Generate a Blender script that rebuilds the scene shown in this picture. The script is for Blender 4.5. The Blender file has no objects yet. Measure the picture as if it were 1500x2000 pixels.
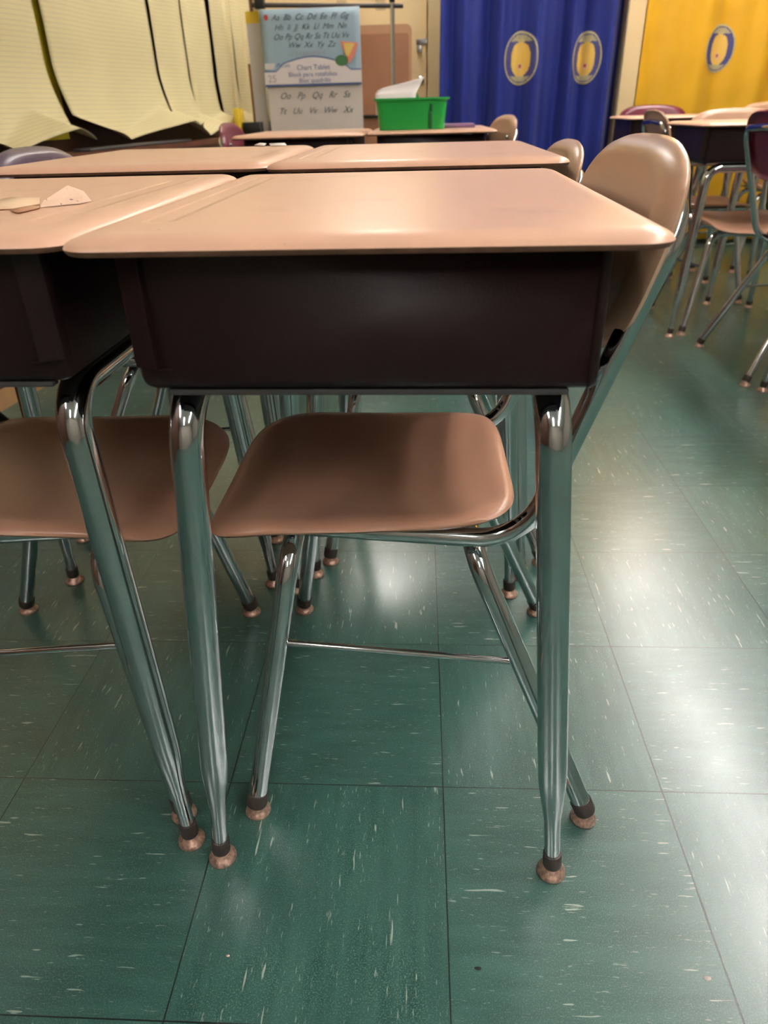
import bpy, bmesh, math, random
from mathutils import Vector, Matrix, noise
random.seed(7)
PI = math.pi
SC = bpy.context.scene
COL = SC.collection

# ---------------------------------------------------------------- camera, world, lamps, exposure
F, PITCH, ROLL, YAW, CAMH = 1368.446, 0.5213, -0.02793, -0.05919, 0.83469
TX0, TY0, TILE = 0.033185, 0.364505, 0.3048          # tile grid origin and size (12 inch tiles)
EXPOSURE = 1.45
TUBE_POWER = 15.0
CEIL = 2.6
fw = Vector((math.sin(YAW)*math.cos(PITCH), math.cos(YAW)*math.cos(PITCH), -math.sin(PITCH)))
rt = Vector((math.cos(YAW), -math.sin(YAW), 0)); up = rt.cross(fw)
rt2 = rt*math.cos(ROLL) + up*math.sin(ROLL); up2 = rt2.cross(fw)
cd = bpy.data.cameras.new('camera'); cam = bpy.data.objects.new('camera', cd); COL.objects.link(cam)
cam.matrix_world = Matrix(((rt2.x, up2.x, -fw.x, 0), (rt2.y, up2.y, -fw.y, 0), (rt2.z, up2.z, -fw.z, CAMH), (0, 0, 0, 1)))
cd.sensor_fit = 'VERTICAL'; cd.sensor_height = 36; cd.sensor_width = 27; cd.lens = F/2000*36
cd.clip_start = .02
cd.dof.use_dof = True; cd.dof.focus_distance = .88; cd.dof.aperture_fstop = 6.5
SC.camera = cam
w = bpy.data.worlds.new('world'); SC.world = w; w.use_nodes = True
w.node_tree.nodes['Background'].inputs[0].default_value = (.6, .65, .7, 1)
w.node_tree.nodes['Background'].inputs[1].default_value = .3
SC.view_settings.view_transform = 'Standard'; SC.view_settings.look = 'None'
SC.view_settings.gamma = 1; SC.view_settings.exposure = EXPOSURE
try: SC.view_settings.use_curve_mapping = False
except Exception: pass

def at(u, v, axis, val):
    """world point seen at pixel (u, v) on the plane axis = val (used only to read sizes off the photograph)"""
    d = fw*F + rt2*(u-750) - up2*(v-1000); o = Vector((0, 0, CAMH))
    return o + d*((val-o[axis])/d[axis])

# ---------------------------------------------------------------- materials
def srgb(r, g, b):
    f = lambda c: c/255/12.92 if c/255 <= .04045 else ((c/255+.055)/1.055)**2.4
    return (f(r), f(g), f(b), 1)
def mat(name, col, rough=.5, metal=0., var=.0, vscale=8., bump=0., bscale=60., spec=.5, coat=0., rvar=0., emit=None, sheen=0., trans=0.):
    m = bpy.data.materials.new(name); m.use_nodes = True
    nt = m.node_tree; N = nt.nodes; L = nt.links; b = N['Principled BSDF']
    b.inputs['Base Color'].default_value = col; b.inputs['Roughness'].default_value = rough
    b.inputs['Metallic'].default_value = metal; b.inputs['Specular IOR Level'].default_value = spec
    b.inputs['Coat Weight'].default_value = coat; b.inputs['Coat Roughness'].default_value = .1
    if sheen: b.inputs['Sheen Weight'].default_value = sheen
    tc = N.new('ShaderNodeTexCoord')
    nz = N.new('ShaderNodeTexNoise'); nz.inputs['Scale'].default_value = vscale; nz.inputs['Detail'].default_value = 5
    L.new(tc.outputs['Object'], nz.inputs['Vector'])
    mx = N.new('ShaderNodeMix'); mx.data_type = 'RGBA'; mx.blend_type = 'MULTIPLY'
    mx.inputs[0].default_value = 1; mx.inputs[6].default_value = col
    cr = N.new('ShaderNodeMapRange'); cr.inputs[1].default_value = .3; cr.inputs[2].default_value = .7
    cr.inputs[3].default_value = 1-var; cr.inputs[4].default_value = 1+var*.4
    L.new(nz.outputs['Fac'], cr.inputs[0]); L.new(cr.outputs[0], mx.inputs[7]); L.new(mx.outputs[2], b.inputs['Base Color'])
    if rvar:
        r2 = N.new('ShaderNodeMapRange'); r2.inputs[1].default_value = .3; r2.inputs[2].default_value = .7
        r2.inputs[3].default_value = rough-rvar; r2.inputs[4].default_value = rough+rvar
        L.new(nz.outputs['Fac'], r2.inputs[0]); L.new(r2.outputs[0], b.inputs['Roughness'])
    if bump:
        n2 = N.new('ShaderNodeTexNoise'); n2.inputs['Scale'].default_value = bscale; n2.inputs['Detail'].default_value = 4
        L.new(tc.outputs['Object'], n2.inputs['Vector'])
        bp = N.new('ShaderNodeBump'); bp.inputs['Strength'].default_value = bump; bp.inputs['Distance'].default_value = .002
        L.new(n2.outputs['Fac'], bp.inputs['Height']); L.new(bp.outputs[0], b.inputs['Normal'])
    if emit:
        b.inputs['Emission Color'].default_value = emit[0]; b.inputs['Emission Strength'].default_value = emit[1]
    if trans:
        b.inputs['Transmission Weight'].default_value = trans
    return m

M = {}
M['chrome'] = mat('chrome', (.62, .64, .66, 1), .07, 1., var=.06, vscale=30, rvar=.025)
M['chrome_far'] = M['chrome']
M['steel'] = mat('dull_steel', (.42, .43, .44, 1), .3, 1., var=.2)
M['copper'] = mat('copper_glide', srgb(230, 190, 172), .34, .75, var=.5, vscale=200, bump=.25, bscale=260, rvar=.05)
M['collar'] = mat('collar_rubber', srgb(78, 68, 64), .45, 0.2, var=.3, vscale=60)
M['box'] = mat('book_box_plastic', srgb(38, 21, 21), .42, 0, var=.22, vscale=9, bump=.12, bscale=400, rvar=.06, spec=.28)
M['core'] = mat('top_core', srgb(112, 78, 58), .7, 0, var=.3, vscale=80)
M['seat_tan'] = mat('tan_plastic', srgb(196, 158, 130), .32, 0, var=.05, vscale=6, bump=.06, bscale=300, rvar=.03)
M['seat_brown'] = mat('brown_tan_plastic', srgb(198, 148, 122), .30, 0, var=.05, vscale=6, bump=.06, bscale=300, rvar=.015)
M['seat_maroon'] = mat('maroon_plastic', srgb(112, 30, 52), .3, 0, var=.1)
M['seat_purple'] = mat('purple_grey_plastic', srgb(92, 76, 92), .3, 0, var=.1)
M['cream'] = mat('cream_paint', srgb(226, 200, 152), .55, 0, var=.05, vscale=2)
M['wall'] = mat('wall_paint', srgb(226, 200, 146), .6, 0, var=.05, vscale=1.5)
M['wall_white'] = mat('pale_wall_paint', srgb(150, 142, 130), .7, 0, var=.04, vscale=1.5)
M['ceiling'] = mat('ceiling_paint', srgb(228, 226, 220), .8, 0, var=.04)
M['brown'] = mat('brown_laminate', srgb(160, 110, 80), .5, 0, var=.1, vscale=4)
M['brown_edge'] = mat('tan_edge', srgb(186, 140, 106), .5, 0, var=.1, vscale=6)
M['wood_dark'] = mat('dark_wood', srgb(104, 62, 44), .45, 0, var=.3, vscale=6)
M['wood_deep'] = mat('deep_wood', srgb(84, 54, 34), .5, 0, var=.3, vscale=6)
M['wood_tan'] = mat('tan_wood_base', srgb(190, 146, 100), .5, 0, var=.15, vscale=9)
M['card'] = mat('cardboard', srgb(168, 122, 84), .8, 0, var=.12, vscale=10)
M['black'] = mat('black_paint', srgb(24, 23, 22), .4)
M['darkgrey'] = mat('dark_grey', srgb(70, 66, 66), .5)
M['blue'] = mat('blue_cloth', srgb(10, 34, 128), .62, 0, var=.12, vscale=5, bump=.15, bscale=500, sheen=.15)
M['yellow'] = mat('yellow_cloth', srgb(226, 172, 18), .6, 0, var=.08, vscale=5, bump=.15, bscale=500, sheen=.1)
M['green'] = mat('green_plastic', srgb(38, 164, 70), .35, 0, var=.06)
M['green_dark'] = mat('green_slot', srgb(16, 92, 36), .5)
M['white'] = mat('white_paper', srgb(238, 228, 224), .6, 0, var=.02)
M['pad'] = mat('pad_paper', srgb(206, 194, 186), .65, 0, var=.03)
M['pad2'] = mat('pad_paper_cool', srgb(200, 194, 192), .65, 0, var=.03)
M['purple'] = mat('purple_cover', srgb(132, 96, 132), .5)
M['cover'] = mat('tablet_cover', srgb(146, 168, 182), .4, 0, var=.08, vscale=5)
M['band'] = mat('cover_band', srgb(214, 204, 202), .4)
M['navy'] = mat('navy_ink', srgb(62, 84, 140), .5)
M['ink'] = mat('grey_ink', srgb(78, 84, 92), .6)
M['ink_soft'] = mat('faint_ink', srgb(150, 146, 146), .6)
M['oval_green'] = mat('green_ink', srgb(66, 112, 66), .5)
M['orange'] = mat('orange_ink', srgb(216, 134, 112), .5)
M['yel_ink'] = mat('yellow_ink', srgb(214, 186, 96), .5)
M['red_ink'] = mat('red_ink', srgb(186, 66, 66), .5)
M['em_ring'] = mat('emblem_ring', srgb(192, 178, 132), .6)
M['em_text'] = mat('emblem_lettering', srgb(156, 148, 122), .6)
M['em_navy'] = mat('emblem_navy', srgb(72, 72, 128), .6)
M['em_gold'] = mat('emblem_gold', srgb(232, 190, 92), .6)
M['em_pale'] = mat('emblem_pale', srgb(226, 190, 160), .6)
M['yellow_band'] = mat('yellow_strip', srgb(222, 186, 44), .5)
M['lamp_right'] = mat('lamp_tube_bright', (1, 1, 1, 1), .5, emit=((1, .955, .925, 1), TUBE_POWER*1.3))
M['lamp'] = mat('lamp_tube', (1, 1, 1, 1), .5, emit=((1, .955, .925, 1), TUBE_POWER))
M['lamp_pan'] = mat('lamp_housing', srgb(236, 236, 232), .5)

def top_material():
    m = mat('desk_top_plastic', srgb(226, 180, 152), .34, 0, var=.05, vscale=5, rvar=.05)
    nt = m.node_tree; N = nt.nodes; L = nt.links; b = N['Principled BSDF']
    tc = N.new('ShaderNodeTexCoord'); sp = N.new('ShaderNodeSeparateXYZ'); L.new(tc.outputs['Object'], sp.inputs[0])
    def mth(op, a, c=None, d=None):
        n = N.new('ShaderNodeMath'); n.operation = op
        for i, q in enumerate((a, c, d)):
            if q is None: continue
            if isinstance(q, (int, float)): n.inputs[i].default_value = q
            else: L.new(q, n.inputs[i])
        return n.outputs[0]
    # pencil groove: a capsule recess along local y beside the closed edge
    dx = mth('ABSOLUTE', mth('ADD', sp.outputs['X'], .178))
    dy = mth('MAXIMUM', mth('SUBTRACT', mth('ABSOLUTE', sp.outputs['Y']), .21), 0)
    d = mth('SQRT', mth('ADD', mth('MULTIPLY', dx, dx), mth('MULTIPLY', dy, dy)))
    mr = N.new('ShaderNodeMapRange'); mr.interpolation_type = 'SMOOTHSTEP'
    mr.inputs[1].default_value = .009; mr.inputs[2].default_value = .016; L.new(d, mr.inputs[0])
    n2 = N.new('ShaderNodeTexNoise'); n2.inputs['Scale'].default_value = 380; L.new(tc.outputs['Object'], n2.inputs['Vector'])
    h = mth('ADD', mr.outputs[0], mth('MULTIPLY', n2.outputs['Fac'], .03))
    bp = N.new('ShaderNodeBump'); bp.inputs['Distance'].default_value = .0035; bp.inputs['Strength'].default_value = .38
    L.new(h, bp.inputs['Height']); L.new(bp.outputs[0], b.inputs['Normal'])
    # worn grey smudges
    base = b.inputs['Base Color'].links[0].from_socket
    n3 = N.new('ShaderNodeTexNoise'); n3.inputs['Scale'].default_value = 7; n3.inputs['Detail'].default_value = 6
    L.new(tc.outputs['Object'], n3.inputs['Vector'])
    r3 = N.new('ShaderNodeMapRange'); r3.inputs[1].default_value = .6; r3.inputs[2].default_value = .75; r3.inputs[4].default_value = .3
    L.new(n3.outputs['Fac'], r3.inputs[0])
    n4 = N.new('ShaderNodeTexNoise'); n4.inputs['Scale'].default_value = 120; L.new(tc.outputs['Object'], n4.inputs['Vector'])
    r4 = N.new('ShaderNodeMapRange'); r4.inputs[1].default_value = .74; r4.inputs[2].default_value = .78; r4.inputs[4].default_value = .7
    L.new(n4.outputs['Fac'], r4.inputs[0])
    mx = N.new('ShaderNodeMix'); mx.data_type = 'RGBA'; mx.inputs[7].default_value = srgb(160, 126, 110)
    L.new(mth('MAXIMUM', r3.outputs[0], r4.outputs[0]), mx.inputs[0]); L.new(base, mx.inputs[6]); L.new(mx.outputs[2], b.inputs['Base Color'])
    return m
M['top'] = top_material()

def paper_material(name, col):
    m = mat(name, col, .7, 0, var=.05, vscale=3)
    nt = m.node_tree; N = nt.nodes; L = nt.links; b = N['Principled BSDF']
    base = b.inputs['Base Color'].links[0].from_socket
    tc = N.new('ShaderNodeTexCoord'); wv = N.new('ShaderNodeTexWave'); wv.bands_direction = 'Y'; wv.wave_profile = 'SIN'
    wv.inputs['Scale'].default_value = .3142*62; wv.inputs['Distortion'].default_value = .0
    L.new(tc.outputs['UV'], wv.inputs['Vector'])
    mr = N.new('ShaderNodeMapRange'); mr.inputs[1].default_value = .8; mr.inputs[2].default_value = 1; mr.inputs[4].default_value = .32
    L.new(wv.outputs['Fac'], mr.inputs[0])
    mx = N.new('ShaderNodeMix'); mx.data_type = 'RGBA'; mx.inputs[7].default_value = srgb(150, 146, 140)
    L.new(mr.outputs[0], mx.inputs[0]); L.new(base, mx.inputs[6]); L.new(mx.outputs[2], b.inputs['Base Color'])
    return m
M['chart_paper'] = paper_material('yellow_chart_paper', srgb(208, 195, 148))
M['chart_back'] = mat('bright_yellow_board', srgb(196, 178, 40), .7)

def floor_material():
    m = bpy.data.materials.new('green_floor_tile'); m.use_nodes = True
    nt = m.node_tree; N = nt.nodes; L = nt.links; b = N['Principled BSDF']
    def mth(op, a, c=None, d=None):
        n = N.new('ShaderNodeMath'); n.operation = op
        for i, q in enumerate((a, c, d)):
            if q is None: continue
            if isinstance(q, (int, float)): n.inputs[i].default_value = q
            else: L.new(q, n.inputs[i])
        return n.outputs[0]
    def mrange(v, a, c, lo=0., hi=1.):
        n = N.new('ShaderNodeMapRange'); n.inputs[1].default_value = a; n.inputs[2].default_value = c
        n.inputs[3].default_value = lo; n.inputs[4].default_value = hi; L.new(v, n.inputs[0]); return n.outputs[0]
    def mixc(f, a, c):
        n = N.new('ShaderNodeMix'); n.data_type = 'RGBA'; L.new(f, n.inputs[0])
        for s, q in ((6, a), (7, c)):
            if isinstance(q, tuple): n.inputs[s].default_value = q
            else: L.new(q, n.inputs[s])
        return n.outputs[2]
    tc = N.new('ShaderNodeTexCoord'); sp = N.new('ShaderNodeSeparateXYZ'); L.new(tc.outputs['Object'], sp.inputs[0])
    tx = mth('DIVIDE', mth('SUBTRACT', sp.outputs['X'], TX0), TILE)
    ty = mth('DIVIDE', mth('SUBTRACT', sp.outputs['Y'], TY0), TILE)
    ix = mth('FLOOR', tx); iy = mth('FLOOR', ty)
    par = mth('ABSOLUTE', mth('MODULO', mth('ADD', ix, iy), 2))       # 0 / 1 checker
    par = mth('GREATER_THAN', par, .5)
    # joints
    jx = mth('ABSOLUTE', mth('SUBTRACT', mth('SUBTRACT', tx, ix), .5)); jy = mth('ABSOLUTE', mth('SUBTRACT', mth('SUBTRACT', ty, iy), .5))
    joint = mrange(mth('MAXIMUM', jx, jy), .4967, .4978)
    # per tile random
    cmb = N.new('ShaderNodeCombineXYZ'); L.new(ix, cmb.inputs[0]); L.new(iy, cmb.inputs[1])
    wn = N.new('ShaderNodeTexWhiteNoise'); wn.noise_dimensions = '2D'; L.new(cmb.outputs[0], wn.inputs[0])
    # streak coordinates: along x or along y
    a = N.new('ShaderNodeMix'); a.data_type = 'FLOAT'; L.new(par, a.inputs[0]); L.new(sp.outputs['X'], a.inputs[2]); L.new(sp.outputs['Y'], a.inputs[3])
    c = N.new('ShaderNodeMix'); c.data_type = 'FLOAT'; L.new(par, c.inputs[0]); L.new(sp.outputs['Y'], c.inputs[2]); L.new(sp.outputs['X'], c.inputs[3])
    def streak(sa, sc, lo, hi, off, det=2.):
        q = N.new('ShaderNodeCombineXYZ'); L.new(mth('MULTIPLY', a.outputs[0], sa), q.inputs[0]); L.new(mth('MULTIPLY', c.outputs[0], sc), q.inputs[1])
        L.new(mth('ADD', mth('MULTIPLY', wn.outputs['Value'], 40), off), q.inputs[2])
        n = N.new('ShaderNodeTexNoise'); n.inputs['Scale'].default_value = 1; n.inputs['Detail'].default_value = det
        L.new(q.outputs[0], n.inputs['Vector']); return mrange(n.outputs['Fac'], lo, hi)
    s1 = streak(22, 170, .695, .73, 0)
    s2 = streak(70, 400, .66, .74, 9)
    s3 = streak(12, 120, .73, .76, 21)
    s4 = streak(9, 60, .35, .7, 33, 5)
    big = N.new('ShaderNodeTexNoise'); big.inputs['Scale'].default_value = 3.2; big.inputs['Detail'].default_value = 5; L.new(tc.outputs['Object'], big.inputs['Vector'])
    fine = N.new('ShaderNodeTexNoise'); fine.inputs['Scale'].default_value = 620; fine.inputs['Detail'].default_value = 2; L.new(tc.outputs['Object'], fine.inputs['Vector'])
    dark = srgb(34, 78, 70); mid = srgb(56, 101, 91); pale = srgb(116, 140, 131)
    col = mixc(mrange(mth('ADD', mth('MULTIPLY', big.outputs['Fac'], .6), mth('MULTIPLY', s4, .4)), .3, .75), dark, mid)
    col = mixc(mrange(fine.outputs['Fac'], .5, .72, 0, .7), col, pale)
    col = mixc(mrange(wn.outputs['Value'], 0, 1, 0, .12), col, srgb(70, 120, 108))
    col = mixc(mth('MULTIPLY', mth('MAXIMUM', mth('MAXIMUM', s1, s3), mth('MULTIPLY', s2, .6)), .85), col, srgb(176, 186, 172))
    col = mixc(mth('MULTIPLY', joint, .9), col, srgb(12, 26, 24))
    L.new(col, b.inputs['Base Color'])
    # scratched, waxed surface
    n5 = N.new('ShaderNodeTexNoise'); n5.inputs['Scale'].default_value = 5; n5.inputs['Detail'].default_value = 7; L.new(tc.outputs['Object'], n5.inputs['Vector'])
    L.new(mrange(n5.outputs['Fac'], .3, .7, .285, .33), b.inputs['Roughness'])
    b.inputs['Specular IOR Level'].default_value = .95; b.inputs['Coat Weight'].default_value = .45; L.new(mrange(n5.outputs['Fac'], .3, .7, .17, .262), b.inputs['Coat Roughness'])
    h = mth('ADD', mth('MULTIPLY', fine.outputs['Fac'], .12), mth('MULTIPLY', joint, -1.2))
    h = mth('ADD', h, mth('MULTIPLY', s4, .1))
    bp = N.new('ShaderNodeBump'); bp.inputs['Distance'].default_value = .0012; bp.inputs['Strength'].default_value = .5
    L.new(h, bp.inputs['Height']); L.new(bp.outputs[0], b.inputs['Normal'])
    return m
M['floor'] = floor_material()

# ---------------------------------------------------------------- helpers
def link(name, me, parent=None, loc=(0, 0, 0)):
    o = bpy.data.objects.new(name, me); COL.objects.link(o); o.location = loc
    if parent: o.parent = parent
    return o
def tag(o, label=None, cat=None, group=None, kind=None):
    if label: o['label'] = label
    if cat: o['category'] = cat
    if group: o['group'] = group
    if kind: o['kind'] = kind
    return o
def empty(name, loc=(0, 0, 0), rz=0.):
    o = bpy.data.objects.new(name, None); COL.objects.link(o); o.location = loc; o.rotation_euler = (0, 0, rz)
    o.empty_display_size = .05
    return o
class MB:
    """collects verts / faces of ONE mesh"""
    def __init__(s): s.v = []; s.f = []; s.m = []; s.uv = None
    def add(s, vs, fs, mi=0):
        k = len(s.v); s.v += [tuple(p) for p in vs]; s.f += [tuple(i+k for i in f) for f in fs]; s.m += [mi]*len(fs)
    def box(s, x0, x1, y0, y1, z0, z1, mi=0, T=None):
        vs = [Vector(p) for p in ((x0,y0,z0),(x1,y0,z0),(x1,y1,z0),(x0,y1,z0),(x0,y0,z1),(x1,y0,z1),(x1,y1,z1),(x0,y1,z1))]
        if T: vs = [T @ p for p in vs]
        s.add(vs, [(0,3,2,1),(4,5,6,7),(0,1,5,4),(1,2,6,5),(2,3,7,6),(3,0,4,7)], mi)
    def tube(s, pts, r, n=16, cap=True, mi=0):
        pts = [Vector(p) for p in pts]
        if not callable(r): rr = r; r = lambda i, t: rr
        L_ = [0]
        for a, b in zip(pts, pts[1:]): L_.append(L_[-1]+(b-a).length)
        T = [(pts[min(i+1, len(pts)-1)]-pts[max(i-1, 0)]).normalized() for i in range(len(pts))]
        nrm = Vector((0, 0, 1)) if abs(T[0].z) < .9 else Vector((1, 0, 0))
        nrm = (nrm - T[0]*nrm.dot(T[0])).normalized()
        vs = []
        for i, p in enumerate(pts):
            nrm = (nrm - T[i]*nrm.dot(T[i])).normalized(); bi = T[i].cross(nrm)
            ra = r(i, L_[i])
            for k in range(n):
                a = 2*PI*k/n; vs.append(p + nrm*(math.cos(a)*ra) + bi*(math.sin(a)*ra))
        fs = []
        for i in range(len(pts)-1):
            for k in range(n):
                fs.append((i*n+k, i*n+(k+1) % n, (i+1)*n+(k+1) % n, (i+1)*n+k))
        if cap:
            fs.append(tuple(range(n-1, -1, -1))); fs.append(tuple((len(pts)-1)*n+k for k in range(n)))
        s.add(vs, fs, mi)
    def lathe(s, prof, n=24, T=None, mi=0):
        vs = []
        for (r_, z) in prof:
            for k in range(n):
                a = 2*PI*k/n; vs.append(Vector((r_*math.cos(a), r_*math.sin(a), z)))
        if T: vs = [T @ p for p in vs]
        fs = [(i*n+k, i*n+(k+1) % n, (i+1)*n+(k+1) % n, (i+1)*n+k) for i in range(len(prof)-1) for k in range(n)]
        fs.append(tuple(range(n-1, -1, -1))); fs.append(tuple((len(prof)-1)*n+k for k in range(n)))
        s.add(vs, fs, mi)
    def build(s, name, mats, parent=None, loc=(0, 0, 0), smooth=True, angle=40, bevel=0):
        me = bpy.data.meshes.new(name); me.from_pydata(s.v, [], s.f)
        if not isinstance(mats, (list, tuple)): mats = [mats]
        for q in mats: me.materials.append(q)
        me.polygons.foreach_set('material_index', s.m)
        if s.uv:
            ul = me.uv_layers.new(name='uv')
            for lp in me.loops: ul.data[lp.index].uv = s.uv[lp.vertex_index]
        me.update()
        bm = bmesh.new(); bm.from_mesh(me)
        if not s.uv: bmesh.ops.recalc_face_normals(bm, faces=bm.faces)
        if bevel:
            es = [e for e in bm.edges if len(e.link_faces) == 2 and e.calc_face_angle(0) > math.radians(35)]
            bmesh.ops.bevel(bm, geom=es, offset=bevel, segments=2, affect='EDGES', profile=.5)
        for f in bm.faces: f.smooth = smooth
        for e in bm.edges:
            if len(e.link_faces) == 2 and e.calc_face_angle(0) > math.radians(angle): e.smooth = False
        bm.to_mesh(me); bm.free()
        return link(name, me, parent, loc)
def fillet(pts, rad, n=8):
    """polyline with rounded corners; rad: dict index -> radius"""
    pts = [Vector(p) for p in pts]; out = [pts[0]]
    for i in range(1, len(pts)-1):
        p = pts[i]; a = (pts[i-1]-p); b = (pts[i+1]-p); r = rad.get(i, 0) if isinstance(rad, dict) else rad
        if r <= 0: out.append(p); continue
        an = a.normalized(); bn = b.normalized(); th = an.angle(bn)
        t = min(r/math.tan(th/2), a.length*.98, b.length*.98); r = t*math.tan(th/2)
        c = p + (an+bn).normalized()*(r/math.sin(th/2))
        s0 = p+an*t-c; s1 = p+bn*t-c
        for k in range(n+1):
            om = s0.angle(s1)
            q = (s0*math.sin(om*(1-k/n))+s1*math.sin(om*k/n))/math.sin(om) if om > 1e-3 else s0
            out.append(c+q)
    out.append(pts[-1]); return out
def densify(pts, step=.02):
    out = [pts[0]]
    for a, b in zip(pts, pts[1:]):
        k = max(1, int((b-a).length/step))
        for i in range(1, k+1): out.append(a.lerp(b, i/k))
    return out
def kids(o): return [c for c in bpy.data.objects if c.parent == o]
def copy_tree(o, parent=None):
    c = o.copy(); COL.objects.link(c)
    if parent: c.parent = parent
    for ch in kids(o): copy_tree(ch, c)
    return c
def rrect(x0, x1, y0, y1, r, n=8):
    out = []
    rs = r if isinstance(r, (list, tuple)) else [r]*4       # corners: (x1,y1) (x0,y1) (x0,y0) (x1,y0)
    for (cx, cy, a0, q) in ((x1, y1, 0, rs[0]), (x0, y1, 90, rs[1]), (x0, y0, 180, rs[2]), (x1, y0, 270, rs[3])):
        mx = cx - q if cx == x1 else cx + q; my = cy - q if cy == y1 else cy + q
        for k in range(n+1):
            a = math.radians(a0+90*k/n); out.append((mx+q*math.cos(a), my+q*math.sin(a)))
    return out

# ---------------------------------------------------------------- the room
def plane(name, pts, m):
    b = MB(); b.add(pts, [tuple(range(len(pts)))]); o = b.build(name, m, smooth=False); tag(o, kind='structure'); return o
XL, XR, YB, YF = -3.2, 4.8, -3.2, 5.32
def slab(name, x0, x1, y0, y1, z0, z1, m):
    b = MB(); b.box(x0, x1, y0, y1, z0, z1); o = b.build(name, m, smooth=False); tag(o, kind='structure'); return o
slab('floor', XL, XR, YB, YF, -.1, 0, M['floor'])
slab('ceiling', XL, XR, YB, YF, CEIL, CEIL+.1, M['ceiling'])
slab('wall_back', XL, XR, YF, YF+.1, 0, CEIL, M['wall'])
slab('wall_front', XL, XR, YB-.1, YB, 0, CEIL, M['wall_white'])
slab('wall_right', XR, XR+.1, YB, YF, 0, CEIL, M['wall_white'])
# left wall runs slightly oblique
def wl(y): return -1.56 + .2*(y-2.75)
b = MB(); b.add([(wl(YB), YB, 0), (wl(YF), YF, 0), (wl(YF), YF, CEIL), (wl(YB), YB, CEIL), (wl(YB)-.1, YB, 0), (wl(YF)-.1, YF, 0), (wl(YF)-.1, YF, CEIL), (wl(YB)-.1, YB, CEIL)],
    [(0,1,2,3),(7,6,5,4),(0,4,5,1),(3,2,6,7),(0,3,7,4),(1,5,6,2)])
tag(b.build('wall_left', M['wood_deep'], smooth=False), kind='structure')
# door jamb and trims of the back wall
slab('trim_1', 1.205, 1.30, 5.02, YF, 0, CEIL, M['cream'])
slab('door_1', -1.0, .035, 5.285, YF, 0, 2.1, M['cream'])
t1 = slab('trim_2', .045, .135, 5.25, YF, 0, 2.2, M['cream'])

# ceiling lamps: rows of two-tube fixtures
def lamp(x, y, label, ln=1.2):
    root = empty('ceiling_lamp', (x, y, CEIL)); tag(root, label, 'ceiling light', 'fluorescent strip lights')
    b = MB(); b.box(-.14, .14, -ln/2, ln/2, -.05, 0); b.build('housing', M['lamp_pan'], root, smooth=False)
    for s in (-1, 1):
        b = MB(); b.tube([(s*.07, -ln/2+.03, -.075), (s*.07, ln/2-.03, -.075)], .019, 8)
        b.build('tube', M['lamp_right'] if x > 1 else M['lamp'], root)
    return root
LAMPS = ['right row, farthest behind the camera', 'right row, second from the front wall', 'right row, just behind the camera', 'right row, above the foreground desks',
         'right row, above the maroon chair', 'right row, nearest the yellow curtain', 'middle row, behind the camera', 'middle row, nearest the chart stand', 'left row, beside the left wall']
k = 0
for x, ys in ((1.74, (-1.9, -.6, .7, 2.0, 3.3, 4.6)), (-.27, (-2.2, 4.55)), (-1.6, (-.8,))):
    for y in ys:
        lamp(x, y, 'white two-tube ceiling light, ' + LAMPS[k])
        k += 1

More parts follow.
